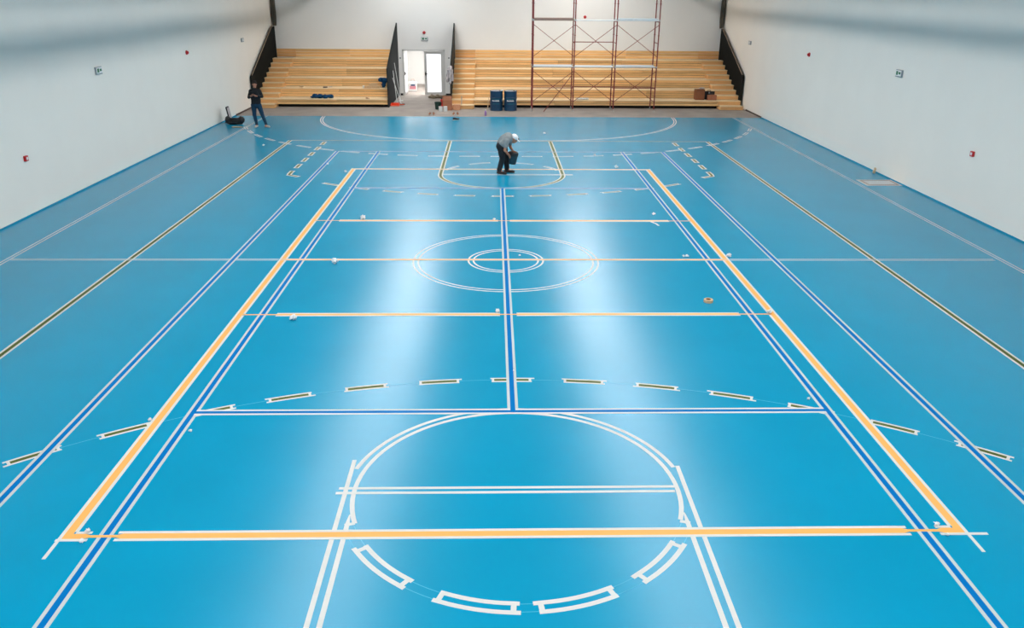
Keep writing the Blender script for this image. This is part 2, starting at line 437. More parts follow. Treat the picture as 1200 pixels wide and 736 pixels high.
# white taped handball lines 40 x 20
for s in (-1, 1):
    x = -9.9 if s < 0 else 10.12
    twotape([(x, YN+.2), (x, YF-.02)], .045, .036, m=T2, label='grey tape strip along the side of the hall')
    twotape([(s*4.55, 0), (s*9.83 if s < 0 else 9.98, 0)], .04, .032, m=T2, label='grey tape strip on the halfway line')
g6 = arc(-1.5, 20.0, 5.95, 180.2, 270, 30) + arc(1.5, 20.0, 5.95, 270, 359.8, 30)
twotape(g6, .05, .04, label='white tape strip on the goal area curve')
g9 = []
c9 = arc(-1.5, 20.0, 8.97, 199, 270, 80) + arc(1.5, 20.0, 8.97, 270, 341, 80)
acc = [0]
for a, b in zip(c9, c9[1:]): acc.append(acc[-1] + math.hypot(a[0]-b[0], a[1]-b[1]))
def at9(t):
    for i in range(len(acc)-1):
        if acc[i] <= t <= acc[i+1] and acc[i+1] > acc[i]:
            k = (t-acc[i])/(acc[i+1]-acc[i]); return (c9[i][0]*(1-k)+c9[i+1][0]*k, c9[i][1]*(1-k)+c9[i+1][1]*k)
    return c9[-1]
mid = acc[-1]/2
for k in range(-12, 13):
    t = mid + (k+.5)*1.02 - .51
    if t < .3 or t > acc[-1]-.3: continue
    dash([at9(t+d) for d in (-.3, -.15, 0, .15, .3)], .05, .04, z=ZW, ext=.02)
# taped rings on the centre spot
for r in (1.80, .70):
    for d in (-.05, .05):
        o = ribbon('masking_tape', arc(0, -.04, r+d, 0, 360*(1-1/64), 63), .036, ZW, TW, floor, closed=True)
        o['label'] = 'white tape ring round the centre spot'
# near free throw area, taped but not painted
CF = -8.2
for s in (-1, 1):
    a0, a1 = (90, 199) if s < 0 else (-18, 90)
    o = ribbon('masking_tape', arc(0, CF, 1.757, 90, 199, 30) if s < 0 else arc(0, CF, 1.757, -18, 90, 30), .05, ZW, TW, floor)
    o['label'] = 'curved white tape strip, inner edge of the free throw circle'
    o = ribbon('masking_tape', arc(0, CF, 1.857, 90, 166, 26) if s < 0 else arc(0, CF, 1.857, 14, 90, 26), .05, ZW, TW, floor)
    o['label'] = 'curved white tape strip, outer edge of the free throw circle'
    ribbon('masking_tape', [(s*1.852, -7.56 if s < 0 else -7.72), (s*1.835, -13.97)], .048, ZW+.0003, TW, floor)['label'] = 'straight white tape strip, outer edge of the lane'
    ribbon('masking_tape', [(s*1.735, -8.62), (s*1.735, -8.80), (s*1.735, -13.97)], [.012, .05, .048], ZW+.0003, TW, floor)['label'] = 'straight white tape strip, inner edge of the lane'
    ribbon('masking_tape', [(s*1.66, -8.77), (s*1.76, -8.80)], .045, ZW+.0006, TW, floor)
for d, e0, e1 in ((.045, -1.93, 1.76), (-.045, -1.95, 1.72)):
    ribbon('masking_tape', [(e0, -8.185+d), (e1, -8.185+d)], .042, ZW+.0009, TW, floor)['label'] = 'straight white tape strip on the free throw line'
for a0, a1 in ((213.5, 233.5), (247, 267), (276, 296), (309, 327.5)):
    dash(arc(0, CF, 1.82, a0, a1, 8), .065, .05, z=ZW, ext=.06)

MT['chalk'] = mat('faint_setting_out_line', rgb(70, 176, 208), .7, .2)
ribbon('chalk_line', [(x, -y) for x, y in [on3(-38+76*i/60) for i in range(61)]], .008, .0004, MT['chalk'], floor)['label'] = 'faint pale setting out line joining the olive dashes'
for r in (1.77, 1.87):
    ribbon('chalk_line', arc(0, CF, r, 200, 340, 40), .007, .0004, MT['chalk'], floor)['label'] = 'faint pale setting out line joining the white dashes'

# ------------------------------------------------------------------ wooden stands
Y0, PITCH, NR = 22.95, .93, 5
ZS = [.36+.375*i for i in range(NR)]
ZTOP = 2.25
def bleacher(x0, x1, label, seams):
    b = empty('bleacher', ((x0+x1)/2, Y0, 0)); tag(b, label, 'bleacher'); L = b.location.copy()
    def pk(name, a, c, d, e, f, g, m=MT['wood']): return plank(name, a-L.x, c-L.x, d-L.y, e-L.y, f-L.z, g-L.z, m, b)
    poly = [(Y0+.16, 0)]
    z = .10
    poly = [(Y0+.16, -.003), (Y0+.16, .3), (Y0+.05, .3)]
    poly = [(Y0+.16, -.003)]
    for k in range(NR):
        poly += [(Y0+k*PITCH+(.16 if k == 0 else .045), ZS[k]-.04), (Y0+(k+1)*PITCH+(.045 if k < NR-1 else -.045), ZS[k]-.04)]
    poly = poly + [(Y0+NR*PITCH-.045, -.003)]
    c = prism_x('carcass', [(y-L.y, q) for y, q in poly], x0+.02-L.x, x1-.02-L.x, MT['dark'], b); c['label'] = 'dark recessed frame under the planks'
    for k in range(NR+1):
        yk = Y0+k*PITCH
        zb = .115 if k == 0 else ZS[k-1]
        zt = ZS[k] if k < NR else ZTOP
        nb = 2 if k == 0 else 3
        if k == NR: yk = YB-.045
        h = (zt-zb-.036)/nb if k < NR else (zt-zb)/nb
        cuts = [x0] + sorted(x0+(x1-x0)*min(.97, max(.03, s+random.uniform(-.05, .05))) for s in seams) + [x1]
        for i in range(nb):
            for a, c2 in zip(cuts, cuts[1:]):
                pk('riser_plank', a+.003, c2-.003, yk+(0, .012, .004)[i], yk+.04, zb+i*h+.008, zb+(i+1)*h-.006)
        if k < NR:
            d = PITCH/4 + .003
            for i in range(4):
                ya = yk-.05+i*(PITCH+.05)/4; yb = ya+(PITCH+.05)/4-.006
                for a, c2 in zip(cuts, cuts[1:]):
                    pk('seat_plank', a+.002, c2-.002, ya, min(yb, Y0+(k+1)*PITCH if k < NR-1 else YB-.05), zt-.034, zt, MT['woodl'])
    return b
bleacher(-10.15, -5.10, 'wooden tiered stand with blue cloths lying on its rows', [.53])
bleacher(-1.13, 10.17, 'long wooden tiered stand behind the scaffolding and blue barrels', [.33, .68])
def stairs(x0, x1, label):
    b = empty('wooden_stairs', ((x0+x1)/2, Y0, 0)); tag(b, label, 'stairs'); L = b.location.copy()
    poly = []
    for j in range(10):
        y = Y0+(j-1)*PITCH/2; z = .175 if j == 0 else (ZS[(j-1)//2] if j % 2 else (ZS[j//2-1]+ZS[j//2])/2)
        zb = 0 if j == 0 else zp
        y2 = Y0+j*PITCH/2
        poly += [(y+.045, z-.04), (y2+.045 if j < 9 else YB-.05, z-.04)]
        plank('riser', x0-L.x, x1-L.x, y+.0-L.y, y+.04-L.y, zb+.004, z-.036, MT['wood2'], b)
        for i in range(2):
            ya = y-.035+i*(PITCH/2+.035)/2; yb = ya+(PITCH/2+.035)/2-.005
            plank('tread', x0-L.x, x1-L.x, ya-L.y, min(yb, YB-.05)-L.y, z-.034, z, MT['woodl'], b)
        zp = z
    poly = [(poly[0][0], -.003)] + poly + [(YB-.05, -.003)]
    c = prism_x('carcass', [(y-L.y, q) for y, q in poly], x0+.004-L.x, x1-.004-L.x, MT['wood2'], b)
    for i in range(3):
        h = (ZTOP-zp)/3
        plank('back_plank', x0-L.x, x1-L.x, YB-.045-L.y, YB-.005-L.y, zp+i*h+.005, zp+(i+1)*h-.003, MT['wood2'], b)
    return b
stairs(-11.105, -10.152, 'wooden steps beside the wall behind the person with the phone')
stairs(-2.155, -1.132, 'wooden steps between the doorway and the blue barrels')
stairs(10.172, 11.215, 'wooden steps at the end of the stand beside the wall, past the scaffolding')
def side_panel(x, yf, zf, yb, zb, m, label, rail, t=.03):
    b = empty('balustrade', (x, yf, 0)); tag(b, label, 'balustrade')
    prism_x('panel', [(0, -.003), (0, zf), (yb-yf, zb), (YB-.02-yf, zb), (YB-.02-yf, -.003)], -t/2, t/2, m, b)
    pathtube('edge_tube', [(0, -.0, .0), (0, 0, zf), (0, yb-yf, zb)], .022, m, b)
    if rail:
        s = -1 if x < 0 else 1
        pathtube('handrail', [(-s*.05, .05, zf+.06), (-s*.05, yb-yf, zb+.06)], .022, MT['railwood'], b)
        for k in range(4):
            t0 = .1+.27*k; y = (yb-yf)*t0; z = zf+(zb-zf)*t0
            pathtube('rail_bracket', [(0, y, z-.06), (-s*.05, y, z+.05)], .012, MT['blackp'], b)
side_panel(-11.13, 22.62, 1.36, 27.0, 3.3, MT['black'], 'black balustrade panel with handrail on the wall behind the person with the phone', True)
side_panel(11.24, 23.0, 1.46, 27.3, 3.32, MT['black'], 'black balustrade panel with handrail at the end of the stand past the scaffolding', True)
side_panel(-5.06, 22.93, 1.70, 27.5, 3.5, MT['panel'], 'charcoal balustrade panel with mops leaning against it', False, .05)
side_panel(-2.19, 22.93, 1.70, 27.5, 3.5, MT['panel'], 'charcoal balustrade panel with a pale jacket hung on it', False, .05)
# gathered nets hanging in the far corners
for x, s, lab in ((XL+.13, 1, 'dark bundled net hanging in the corner above the steps nearest the person with the phone'),
                  (XR-.13, -1, 'dark bundled net hanging in the corner above the steps past the scaffolding')):
    v, f = [], []; n = 20; zs = [3.34+.35*i for i in range(17)]
    for k, z in enumerate(zs):
        for i in range(n):
            a = 2*PI*i/n; r = .10*(1+.2*math.sin(5*a+k*.2))*(1+.06*math.sin(k*.9)) * (.8 if k == 0 else 1)
            v.append((x+r*math.cos(a), YB-.16+r*math.sin(a), min(z, HALL_H-.01)))
    for k in range(len(zs)-1):
        for i in range(n): f.append((k*n+i, k*n+(i+1) % n, (k+1)*n+(i+1) % n, (k+1)*n+i))
    f.append(tuple(range(n))[::-1])
    tag(link('gathered_net', pymesh('gathered_net', v, f), MT['net']), lab, 'net')

# ------------------------------------------------------------------ doorway and corridor
d1 = struct(empty('door_1', ((DX0+DX1)/2, YB, 0)), 'white double door, one leaf open and one frosted leaf shut', 'door')
lx = d1.location.x
bm = bmesh.new()
add_box(bm, DX0-lx, DX0+.07-lx, -.02, TH, 0, DZ); add_box(bm, DX1-.07-lx, DX1-lx, -.02, TH, 0, DZ); add_box(bm, DX0-lx, DX1-lx, -.02, TH, DZ-.07, DZ)
bmobj('door_frame', bm, MT['frame'], d1)
def leaf(parent, w, h, name):
    bm = bmesh.new(); t = .05; s = .13
    add_box(bm, 0, s, 0, t, .02, h); add_box(bm, w-s, w, 0, t, .02, h); add_box(bm, s, w-s, 0, t, .02, .02+s); add_box(bm, s, w-s, 0, t, h-s, h)
    o = bmobj(name, bm, MT['frame'], parent)
    box('pane', s, w-s, .015, .035, .02+s, h-s, MT['frost'], o)
    bm = bmesh.new(); add_box(bm, .04, .08, -.05, 0, .98, 1.14); add_box(bm, .03, .17, -.07, -.04, 1.04, 1.07)
    bmobj('handle', bm, MT['blackp'], o)
    return o
lf = leaf(d1, .98, DZ-.09, 'door_leaf'); lf.location = (DX1-.07-.98-lx, .05, 0)
lf2 = leaf(d1, .98, DZ-.09, 'door_leaf'); lf2.location = (DX0+.08-lx, .06, 0); lf2.rotation_euler.z = math.radians(86)
# corridor beyond
cx0, cx1, cy1, ch = -6.2, -2.0, 33.0, 2.7
bm = bmesh.new()
add_box(bm, cx0-.1, cx0, YB+TH, cy1, 0, ch); add_box(bm, cx1, cx1+.1, YB+TH, cy1, 0, ch); add_box(bm, cx0-.1, cx1+.1, cy1, cy1+.1, 0, ch); add_box(bm, cx0-.1, cx1+.1, YB+TH, cy1+.1, ch, ch+.1)
struct(bmobj('wall_corridor', bm, MT['corr']), 'white corridor walls seen through the open door', 'wall')
cl = tag(empty('ceiling_lamp', (-4, 29.6, ch)), 'white rectangular lamp on the corridor ceiling beyond the open door', 'lamp')
box('lamp_housing', -.95, .95, -.65, .65, -.05, 0, MT['offwhite'], cl); box('diffuser', -.9, .9, -.6, .6, -.065, -.051, MT['corrlamp'], cl)
st = struct(empty('stairs_corridor', (-3.55, 30.6, 0)), 'white corridor steps beyond the open door', 'stairs')
for i in range(6): box('step', -.15+.28*i, 1.5, 0, 1.6, (0 if i == 0 else .17*i+.001), .17*(i+1), MT['corr'], st)
pb = tag(empty('shopping_bag', (-4.52, 29.4, 0)), 'white bag with pink and blue print standing beyond the open door', 'bag')
bm = bmesh.new(); add_box(bm, -.22, .22, -.1, .1, 0, .5, .03); bmobj('bag_body', bm, MT['white'], pb)
box('print', -.16, .16, -.106, -.1, .12, .28, MT['pinkbag'], pb); box('print', -.1, .12, -.106, -.1, .29, .36, MT['clothblue'], pb)
pathtube('handle', [(-.1, 0, .5), (-.07, 0, .62), (.07, 0, .62), (.1, 0, .5)], .008, MT['card2'], pb)

# ------------------------------------------------------------------ fittings on the walls
def exit_sign(o3, nx, ny, w, h, label, arrow=True):
    """slim white box with a green running mark, facing (nx, ny)"""
    b = empty('exit_sign', o3); tag(b, label, 'sign'); b.rotation_euler.z = math.atan2(nx, -ny)
    box('housing', -w/2, w/2, -.05, 0, -h/2, h/2, MT['greyp'], b, .006)
    box('face', -w/2+.015, w/2-.015, -.056, -.05, -h/2+.03, h/2-.015, MT['white'], b)
    box('green_mark', -w*.36, -w*.06, -.059, -.056, -h*.22, h*.30, MT['green'], b); box('green_mark', w*.06, w*.36, -.059, -.056, -h*.1, h*.22, MT['green'], b)
exit_sign((XL, 8.06, 2.9), 1, 0, .36, .2, 'small green and white exit sign on the wall beside the person with the phone')
exit_sign((XR, 8.2, 2.93), -1, 0, .36, .2, 'small green and white exit sign on the wall beside the floor hatch')
def wall_lamp(o3, nx, label):
    b = empty('emergency_light', o3); tag(b, label, 'light'); b.rotation_euler.z = math.atan2(nx, 0)
    box('housing', -.16, .16, -.05, 0, -.08, .08, MT['greyp'], b, .006); box('lens', -.13, .13, -.07, -.05, -.05, .06, MT['offwhite'], b, .008)
wall_lamp((XL, 22.1, 2.95), 1, 'small grey emergency light on the wall above the person with the phone')
wall_lamp((XR, 22.8, 2.93), -1, 'small grey emergency light on the wall near the steps past the scaffolding')
def callpoint(o3, nx, label):
    b = empty('fire_call_point', o3); tag(b, label, 'alarm'); b.rotation_euler.z = math.atan2(nx, 0)
    box('housing', -.062, .062, -.055, 0, -.062, .062, MT['red'], b, .006); box('press_plate', -.03, .035, -.06, -.055, -.03, .035, MT['white'], b)
callpoint((XL, 3.64, 1.31), 1, 'square red fire call point on the wall beside the person with the phone')
callpoint((XR, 3.80, 1.46), -1, 'square red fire call point on the wall beside the floor hatch')
def sounder(o3, nx, ny, label):
    b = empty('alarm_sounder', o3); tag(b, label, 'alarm')
    lathe('base', [(.075, 0), (.075, .03), (.065, .03)], MT['red'], b, 20); lathe('dome', [(.06, .03), (.055, .06), (.035, .085), (.001, .092)], MT['red'], b, 20, smooth=True)
    b.rotation_euler = Vector((nx, ny, 0)).to_track_quat('Z', 'Y').to_euler()
sounder((XL, 15.12, 2.9), 1, 0, 'round red alarm sounder on the wall beside the person with the phone')
sounder((XR, 15.38, 2.94), -1, 0, 'round red alarm sounder on the wall beside the floor hatch')
p = yp(497, 38.2, YB); sounder((p.x, YB, p.z), 0, -1, 'round red alarm sounder above the doorway')
p = yp(685.5, 20, YB); sounder((p.x, YB, p.z), 0, -1, 'round red alarm sounder behind the scaffolding')
p = yp(497.5, 45.5, YB); exit_sign((p.x, YB, p.z), 0, -1, .34, .19, 'small green and white exit sign above the doorway')
for px_, lab in ((469, 'small grey switch between the charcoal panel and the open door'), (526, 'small grey switch between the frosted door and the wooden steps')):
    p = yp(px_, 68, YB)
    b = tag(empty('wall_switch', (p.x, YB, p.z)), lab, 'switch')
    box('plate', -.04, .04, -.012, 0, -.04, .04, MT['offwhite'], b, .003); box('rocker', -.026, .026, -.02, -.012, -.026, .026, MT['blackp'], b, .003)

# ------------------------------------------------------------------ scaffolding
sc = tag(empty('scaffolding', (4.25, 21.85, 0)), 'red steel scaffolding tower of three bays standing before the wooden stand', 'scaffolding')
SX = [1.50, 3.32, 5.14, 6.98]; YFr, YRe = 21.85, 22.80; LV = [0, 1.93, 3.87, 5.80]
def L(x, y, z): return (x-4.25, y-21.85, z)
for x in SX:
    for y in (YFr, YRe):
        lathe('base_plate', [(.07, -.003), (.07, .008), (.02, .012), (.018, .16)], MT['zinc'], sc, 10, L(x, y, 0))
        for a, b in zip(LV, LV[1:]):
            o = tube('post', L(x, y, a+.1 if a == 0 else a), L(x, y, b), .027, MT['scaf'], sc)
            tube('coupler', L(x, y, b-.04), L(x, y, b+.04), .036, MT['zinc'], sc)
            for q in (.35, .68): tube('brace_lug', L(x-.04, y, a+(b-a)*q), L(x+.04, y, a+(b-a)*q), .016, MT['scaf'], sc, n=6)
    for b in LV[1:]:
        tube('transom', L(x, YFr, b-.06), L(x, YRe, b-.06), .022, MT['scaf'], sc)
        tube('transom', L(x, YFr, b-.95), L(x, YRe, b-.95), .018, MT['scaf'], sc)
for i in range(3):
    a, b = SX[i], SX[i+1]
    for lv in range(2):
        z0, z1 = LV[lv], LV[lv+1]
        tube('diagonal_brace', L(a, YFr-.03, z1-.18), L(b, YFr-.03, z0+.42), .013, MT['scaf'], sc, n=6)
        tube('diagonal_brace', L(b, YFr+.0, z1-.18), L(a, YFr+.0, z0+.42), .013, MT['scaf'], sc, n=6)
    for lv, m in ((1, ['deckl', 'deckl', 'deckl'][i]), (2, ['deckw', 'deckl', 'deckl'][i]), (3, 'deckl')):
        z = LV[lv]; t = .10 if (lv == 2 and i != 1) else (.05 if i != 1 else .03)
        for k in range(3):
            y = YFr+.05+k*.29
            box('deck_board', a+.05-4.25, b-.05-4.25, y-21.85, y+.27-21.85, z-.03, z-.03+t, MT[m], sc, .004)
    tube('ledger', L(a, YRe, .98 if i else 1.0), L(b, YRe, .98 if i else 1.0), .02, MT['scaf'], sc, n=6)
    if i == 0 or i == 2: tube('ledger', L(a, YFr, 1.02), L(b, YFr, 1.02), .018, MT['scaf'], sc, n=6)
tube('ledger', L(SX[1], YRe, 2.92), L(SX[2], YRe, 2.92), .02, MT['scaf'], sc, n=6)
for i in (0, 2): lathe('swivel_clamp', [(.04, -.05), (.08, -.04), (.09, .0), (.08, .04), (.04, .05)], MT['zinc'], sc, 12, L(SX[i]+.10, YFr, 4.76))
tube('outrigger', L(SX[1]-.05, YFr-.05, 1.62), L(2.0, YFr-.25, 0.01), .016, MT['scaf'], sc, n=6)

# ------------------------------------------------------------------ barrels
def barrel(x, y, label, rot, logo):
    b = tag(empty('barrel', (x, y, -.004)), label, 'barrel', None); b.rotation_euler.z = rot
    R = .285
    prof = [(R-.01, 0), (R+.008, .01), (R+.008, .03), (R, .04)]
    for z in (.29, .57): prof += [(R, z-.03), (R+.014, z-.012), (R+.014, z+.012), (R, z+.03)]
    prof += [(R, .83), (R+.008, .84), (R+.008, .862), (R-.005, .866), (R-.015, .85)]
    lathe('drum', prof, MT['barrel'], b, 40, smooth=False)
    lathe('lid', [(R-.012, .846), (R-.014, .852), (.001, .853)], MT['lid'], b, 40)
    lathe('bung', [(.035, .853), (.035, .868), (.001, .868)], MT['blackp'], b, 12, (.16, .05, 0))
    def patch(name, a0, a1, z0, z1, m):
        v, f = [], []; n = max(2, int(abs(a1-a0)/6))
        for i in range(n+1):
            a = math.radians(a0+(a1-a0)*i/n)
            for z in (z0, z1): v.append(((R+.017)*math.cos(a), (R+.017)*math.sin(a), z))
        for i in range(n): f.append((2*i, 2*i+2, 2*i+3, 2*i+1))
        link(name, pymesh(name, v, f), m, b)
    hs = [.05, .035, .04, .035, .05, .035, .05, .035]
    for i, h in enumerate(hs): patch('lettering', 232+i*8, 232+i*8+6, .43, .43+h, MT['white'])
    patch('print_line', 228, 300, .52, .535, MT['teal']); patch('print_line', 235, 296, .31, .325, MT['teal'])
    patch('logo', logo, logo+16, .42, .49, MT['offwhite']); patch('logo', logo+3, logo+12, .49, .515, MT['white'])
barrel(-.10, 22.12, 'dark blue metal barrel standing nearer the doorway', 0.0, 326)
barrel(.53, 22.10, 'dark blue metal barrel standing nearer the scaffolding', .1, 322)
p = yp(588, 106, 22.05)
tag(fuse('rag', lambda bm: (add_ball(bm, (p.x, 22.0, .885), (.06, .05, .025)), add_ball(bm, (p.x+.04, 22.0, .895), (.03, .05, .03))), MT['white'], None, .01, 2, .012, 20), 'small white rag lying on the lid of a blue barrel', 'rag')
tag(pathtube('wooden_stick', [(-.5, 22.42, 0), (-.46, 22.86, .5)], .016, MT['tan']), 'thin pale wooden stick leaning on the stand beside the barrels', 'stick')

# ------------------------------------------------------------------ small things round the doorway
def carton(loc, sx, sy, sz, m, label, rot=0, openf=False):
    b = tag(empty('cardboard_box', loc), label, 'box'); b.rotation_euler.z = rot
    box('carton_body', -sx/2, sx/2, -sy/2, sy/2, 0, sz, m, b, .004)
    box('packing_tape', -sx/2-.001, sx/2+.001, -.025, .025, sz-.06, sz+.002, MT['card2'], b)
    for s in (-1, 1):
        o = box('flap', -sx/2+.004, sx/2-.004, 0, sy*.46, 0, .005, m, b); o.location = (0, s*sy/2, sz+.003)
        o.rotation_euler = (math.radians(110 if openf else 176) if s > 0 else math.radians(70 if openf else 4), 0, 0)
    return b
FZ = -.004
g = gp(525, 128.5, FZ); carton((g.x-.02, 22.20, FZ), .42, .36, .44, MT['card'], 'tall brown cardboard box by the foot of the wooden steps', .08, True)
g = gp(534, 128.5, FZ); carton((g.x+.05, 22.24, FZ), .32, .28, .22, MT['card2'], 'small light cardboard box beside the foot of the wooden steps', -.05)
def bucket(loc, r0, r1, h, m, label, handle=True, content=None, cat='bucket', name='bucket'):
    b = tag(empty(name, loc), label, cat)
    lathe('bucket_body', [(r0, 0), (r1*.98, h*.93), (r1*1.06, h*.94), (r1*1.06, h), (r1*.95, h), (r1*.9, h*.8), (r0*.9, .02), (.001, .02)], m, b, 24)
    if content: lathe('fill', [(r1*.9, h*.8), (.001, h*.82)], content, b, 20)
    if handle: pathtube('handle', [(r1*1.05*math.cos(a), -.02-.08*math.sin(a)*.6, h*.93-.1*math.sin(a)*.3) for a in [PI*i/10 for i in range(11)]], .005, MT['zinc'], b, 6)
    return b
g = gp(513.5, 128, FZ); bucket((g.x, g.y, FZ), .13, .16, .32, MT['bucketg'], 'dark green plastic bucket standing between white tins and the doorway', True, MT['blackp'])
for px_, lab in ((516.5, 'white paint tin with orange lid mark beside the dark green bucket'), (522, 'white paint tin beside the tall cardboard box')):
    g = gp(px_, 130.5, FZ)
    b = tag(empty('paint_tin', (g.x, g.y, FZ)), lab, 'tin')
    lathe('tin_body', [(.085, 0), (.09, .01), (.09, .2), (.095, .205), (.095, .215), (.085, .215), (.08, .2), (.001, .2)], MT['offwhite'], b, 20)
    lathe('lid', [(.08, .2), (.08, .208), (.001, .208)], MT['orangep'] if px_ < 520 else MT['white'], b, 18)
g = gp(518, 126, FZ)
rb = tag(empty('red_canister', (g.x-.03, g.y+.3, FZ)), 'small red canister behind the white paint tins', 'canister')
lathe('canister_body', [(.05, 0), (.06, .02), (.06, .30), (.03, .34), (.03, .36), (.001, .36)], MT['red'], rb, 16); lathe('cap', [(.034, .35), (.034, .38), (.001, .38)], MT['blackp'], rb, 10)
g = gp(513, 115, FZ)
def rug(bm):
    for i in range(9): add_ball(bm, (g.x-.36+.09*i, g.y+.1*math.sin(i*1.9), .05+.03*math.sin(i*2.3)), (.14, .16, .07+.02*(i % 3)))
tag(fuse('dust_sheet', rug, MT['clothbrown'], None, .02, 2, .04, 7), 'crumpled drab dust sheet on the concrete before the frosted door', 'sheet')
def footwear(name, x, y, rot, label, m, group=None, ln=.28):
    b = tag(empty(name, (x, y, FZ if y > YF else 0)), label, 'shoe', group); b.rotation_euler.z = rot
    def sole(bm):
        add_ball(bm, (0, ln*.25, .015), (.048, .1, .015)); add_ball(bm, (0, -ln*.25, .015), (.04, .08, .015)); add_cone(bm, (0, -ln*.2, .015), (0, ln*.2, .015), .014, .014)
        add_ball(bm, (0, 0, .015), (.036, .12, .014))
    fuse('sole', sole, MT['sole'], b, .008, 1)
    def upper(bm):
        add_ball(bm, (0, ln*.25, .05), (.045, .09, .035)); add_cone(bm, (0, ln*.1, .06), (0, -ln*.22, .075), .042, .042); add_ball(bm, (0, -ln*.26, .07), (.04, .05, .045))
    fuse('upper', upper, m, b, .008, 2)
    bm = bmesh.new(); bmesh.ops.create_circle(bm, cap_ends=True, radius=.03, segments=12)
    for v in bm.verts: v.co = Vector((v.co.x, v.co.y*1.5-ln*.18, .124))
    bmobj('opening', bm, MT['blackp'], b)
    return b
for px_, lab in ((506, 'pair of brown shoes nearer the open door'), (534, 'pair of brown shoes before the cardboard boxes')):
    g = gp(px_, 134.8, FZ)
    for s in (-1, 1):
        footwear('shoe', g.x+s*.085, g.y+.02*s, PI+.12*s, 'brown shoe, one of the ' + lab, MT['card3'], lab)
g = gp(534, 141)
footwear('slipper', g.x, g.y, -PI/2+.1, 'dark slipper alone on the blue floor before the cardboard boxes', MT['blackp'])
g = gp(569, 135.5, FZ)
b = tag(empty('plastic_bottle', (g.x, g.y, FZ)), 'small lilac plastic bottle on the concrete near the barrels', 'bottle')
lathe('bottle_body', [(.045, 0), (.052, .01), (.052, .16), (.025, .2), (.02, .215)], MT['purple'], b, 16); lathe('cap', [(.022, .215), (.022, .26), (.001, .26)], MT['white'], b, 12)
# mops and brooms leaning on the charcoal panel, orange dustpan
def broom(a, b_, label, head, m):
    t = tag(empty('broom', a), label, 'broom'); A, B = Vector(a), Vector(b_)
    d = B-A
    tube('handle', d*.03, d, .014, MT['offwhite'], t)
    o = box('broom_head', -.15, .15, -.035, .035, .002, .06, m, t, .006); o.rotation_euler.z = head
    o = box('bristles', -.14, .14, -.03, .03, -.001, .03, MT['blackp'], t); o.rotation_euler.z = head
XPn = -5.035
broom((-4.80, 24.2, FZ), (XPn+.02, 24.9, 1.45), 'pale handled broom leaning on the charcoal panel beside the orange dustpan', 1.2, MT['greyp'])
broom((-4.72, 25.1, FZ), (XPn+.02, 25.6, 1.75), 'tall pale handled mop leaning on the charcoal panel, closer to the open door', 1.0, MT['offwhite'])
broom((-4.55, 23.8, FZ), (XPn+.02, 24.6, 1.15), 'short pale handled squeegee leaning on the charcoal panel', .5, MT['blackp'])
dp = tag(empty('dustpan', (-4.82, 23.55, FZ)), 'orange plastic dustpan on the concrete under the leaning brooms', 'dustpan')
bm = bmesh.new(); add_box(bm, -.2, .2, -.16, .14, 0, .02); add_box(bm, -.2, -.18, -.16, .14, .02, .09); add_box(bm, .18, .2, -.16, .14, .02, .09); add_box(bm, -.2, .2, .12, .14, .02, .12)
bmobj('pan', bm, MT['orangep'], dp); tube('handle', (.2, .0, .05), (.42, -.02, .06), .018, MT['orangep'], dp)
# pale jacket over the front edge of the panel by the steps
pj = yp(529, 80, 22.9)
def jacket(bm):
    add_cone(bm, (-2.19, 22.95, 1.72), (-2.19, 23.2, 1.78), .07, .07)
    add_cone(bm, (-2.27, 22.98, 1.68), (-2.33, 22.98, 1.2), .06, .07); add_cone(bm, (-2.28, 23.15, 1.7), (-2.32, 23.12, 1.3), .06, .06)
    add_cone(bm, (-2.12, 22.98, 1.68), (-2.10, 22.96, 1.22), .05, .06); add_cone(bm, (-2.19, 22.86, 1.68), (-2.2, 22.84, 1.1), .05, .06)
jk = tag(fuse('jacket', jacket, MT['clothgrey'], None, .02, 2, .03, 8), 'pale jacket hung over the charcoal panel by the wooden steps', 'jacket')

# ------------------------------------------------------------------ things lying on the stands
def on_row(k, px_, dy=.3): return yp(px_, 100, Y0+k*PITCH+dy).x, Y0+k*PITCH+dy, ZS[k]
x, y, z = on_row(0, 376)
def cl1(bm):
    for i in range(8): add_ball(bm, (x-.42+.12*i, y+.08*math.sin(i*2.1), z+.05+.05*abs(math.sin(i*1.3))), (.13, .13, .05+.05*(i % 2)))
tag(fuse('cloth', cl1, MT['clothblue'], None, .02, 2, .03, 7), 'crumpled blue cloth spread on the lowest row of the stand', 'cloth')
x2, y2, z2 = on_row(1, 449)
def cl2(bm):
    for dx, dz, r in ((-.14, .34, .12), (.02, .36, .14), (.16, .33, .1), (.02, .2, .1), (.0, .08, .1)): add_ball(bm, (x2+dx, y2+.15, z2+dz), (r, .12, .1))
tag(fuse('jacket', cl2, MT['clothblue'], None, .02, 2, .03, 8), 'bundled blue jacket heaped on the second row beside wood offcuts', 'jacket')
x3, y3, z3 = on_row(1, 437, .2)
for i, (dx, dy, L_, r, h) in enumerate([(-.22, -.16, .34, .08, 0), (.16, -.16, .34, -.06, 0), (-.12, .02, .36, -.08, 0), (.26, .04, .30, .1, .0), (.0, -.08, .34, .12, .105), (.05, .1, .3, .2, .105)]):
    o = tag(box('wood_offcut', -L_/2, L_/2, -.05, .05, 0, .10, MT['tan'], None, .004), 'pale wood offcut in the small heap beside the bundled blue jacket', 'wood', 'wood offcuts on the second row')
    o.location = (x3+dx, y3+dy+.05, z3+h); o.rotation_euler.z = r
x4, y4, z4 = on_row(1, 431, .15)
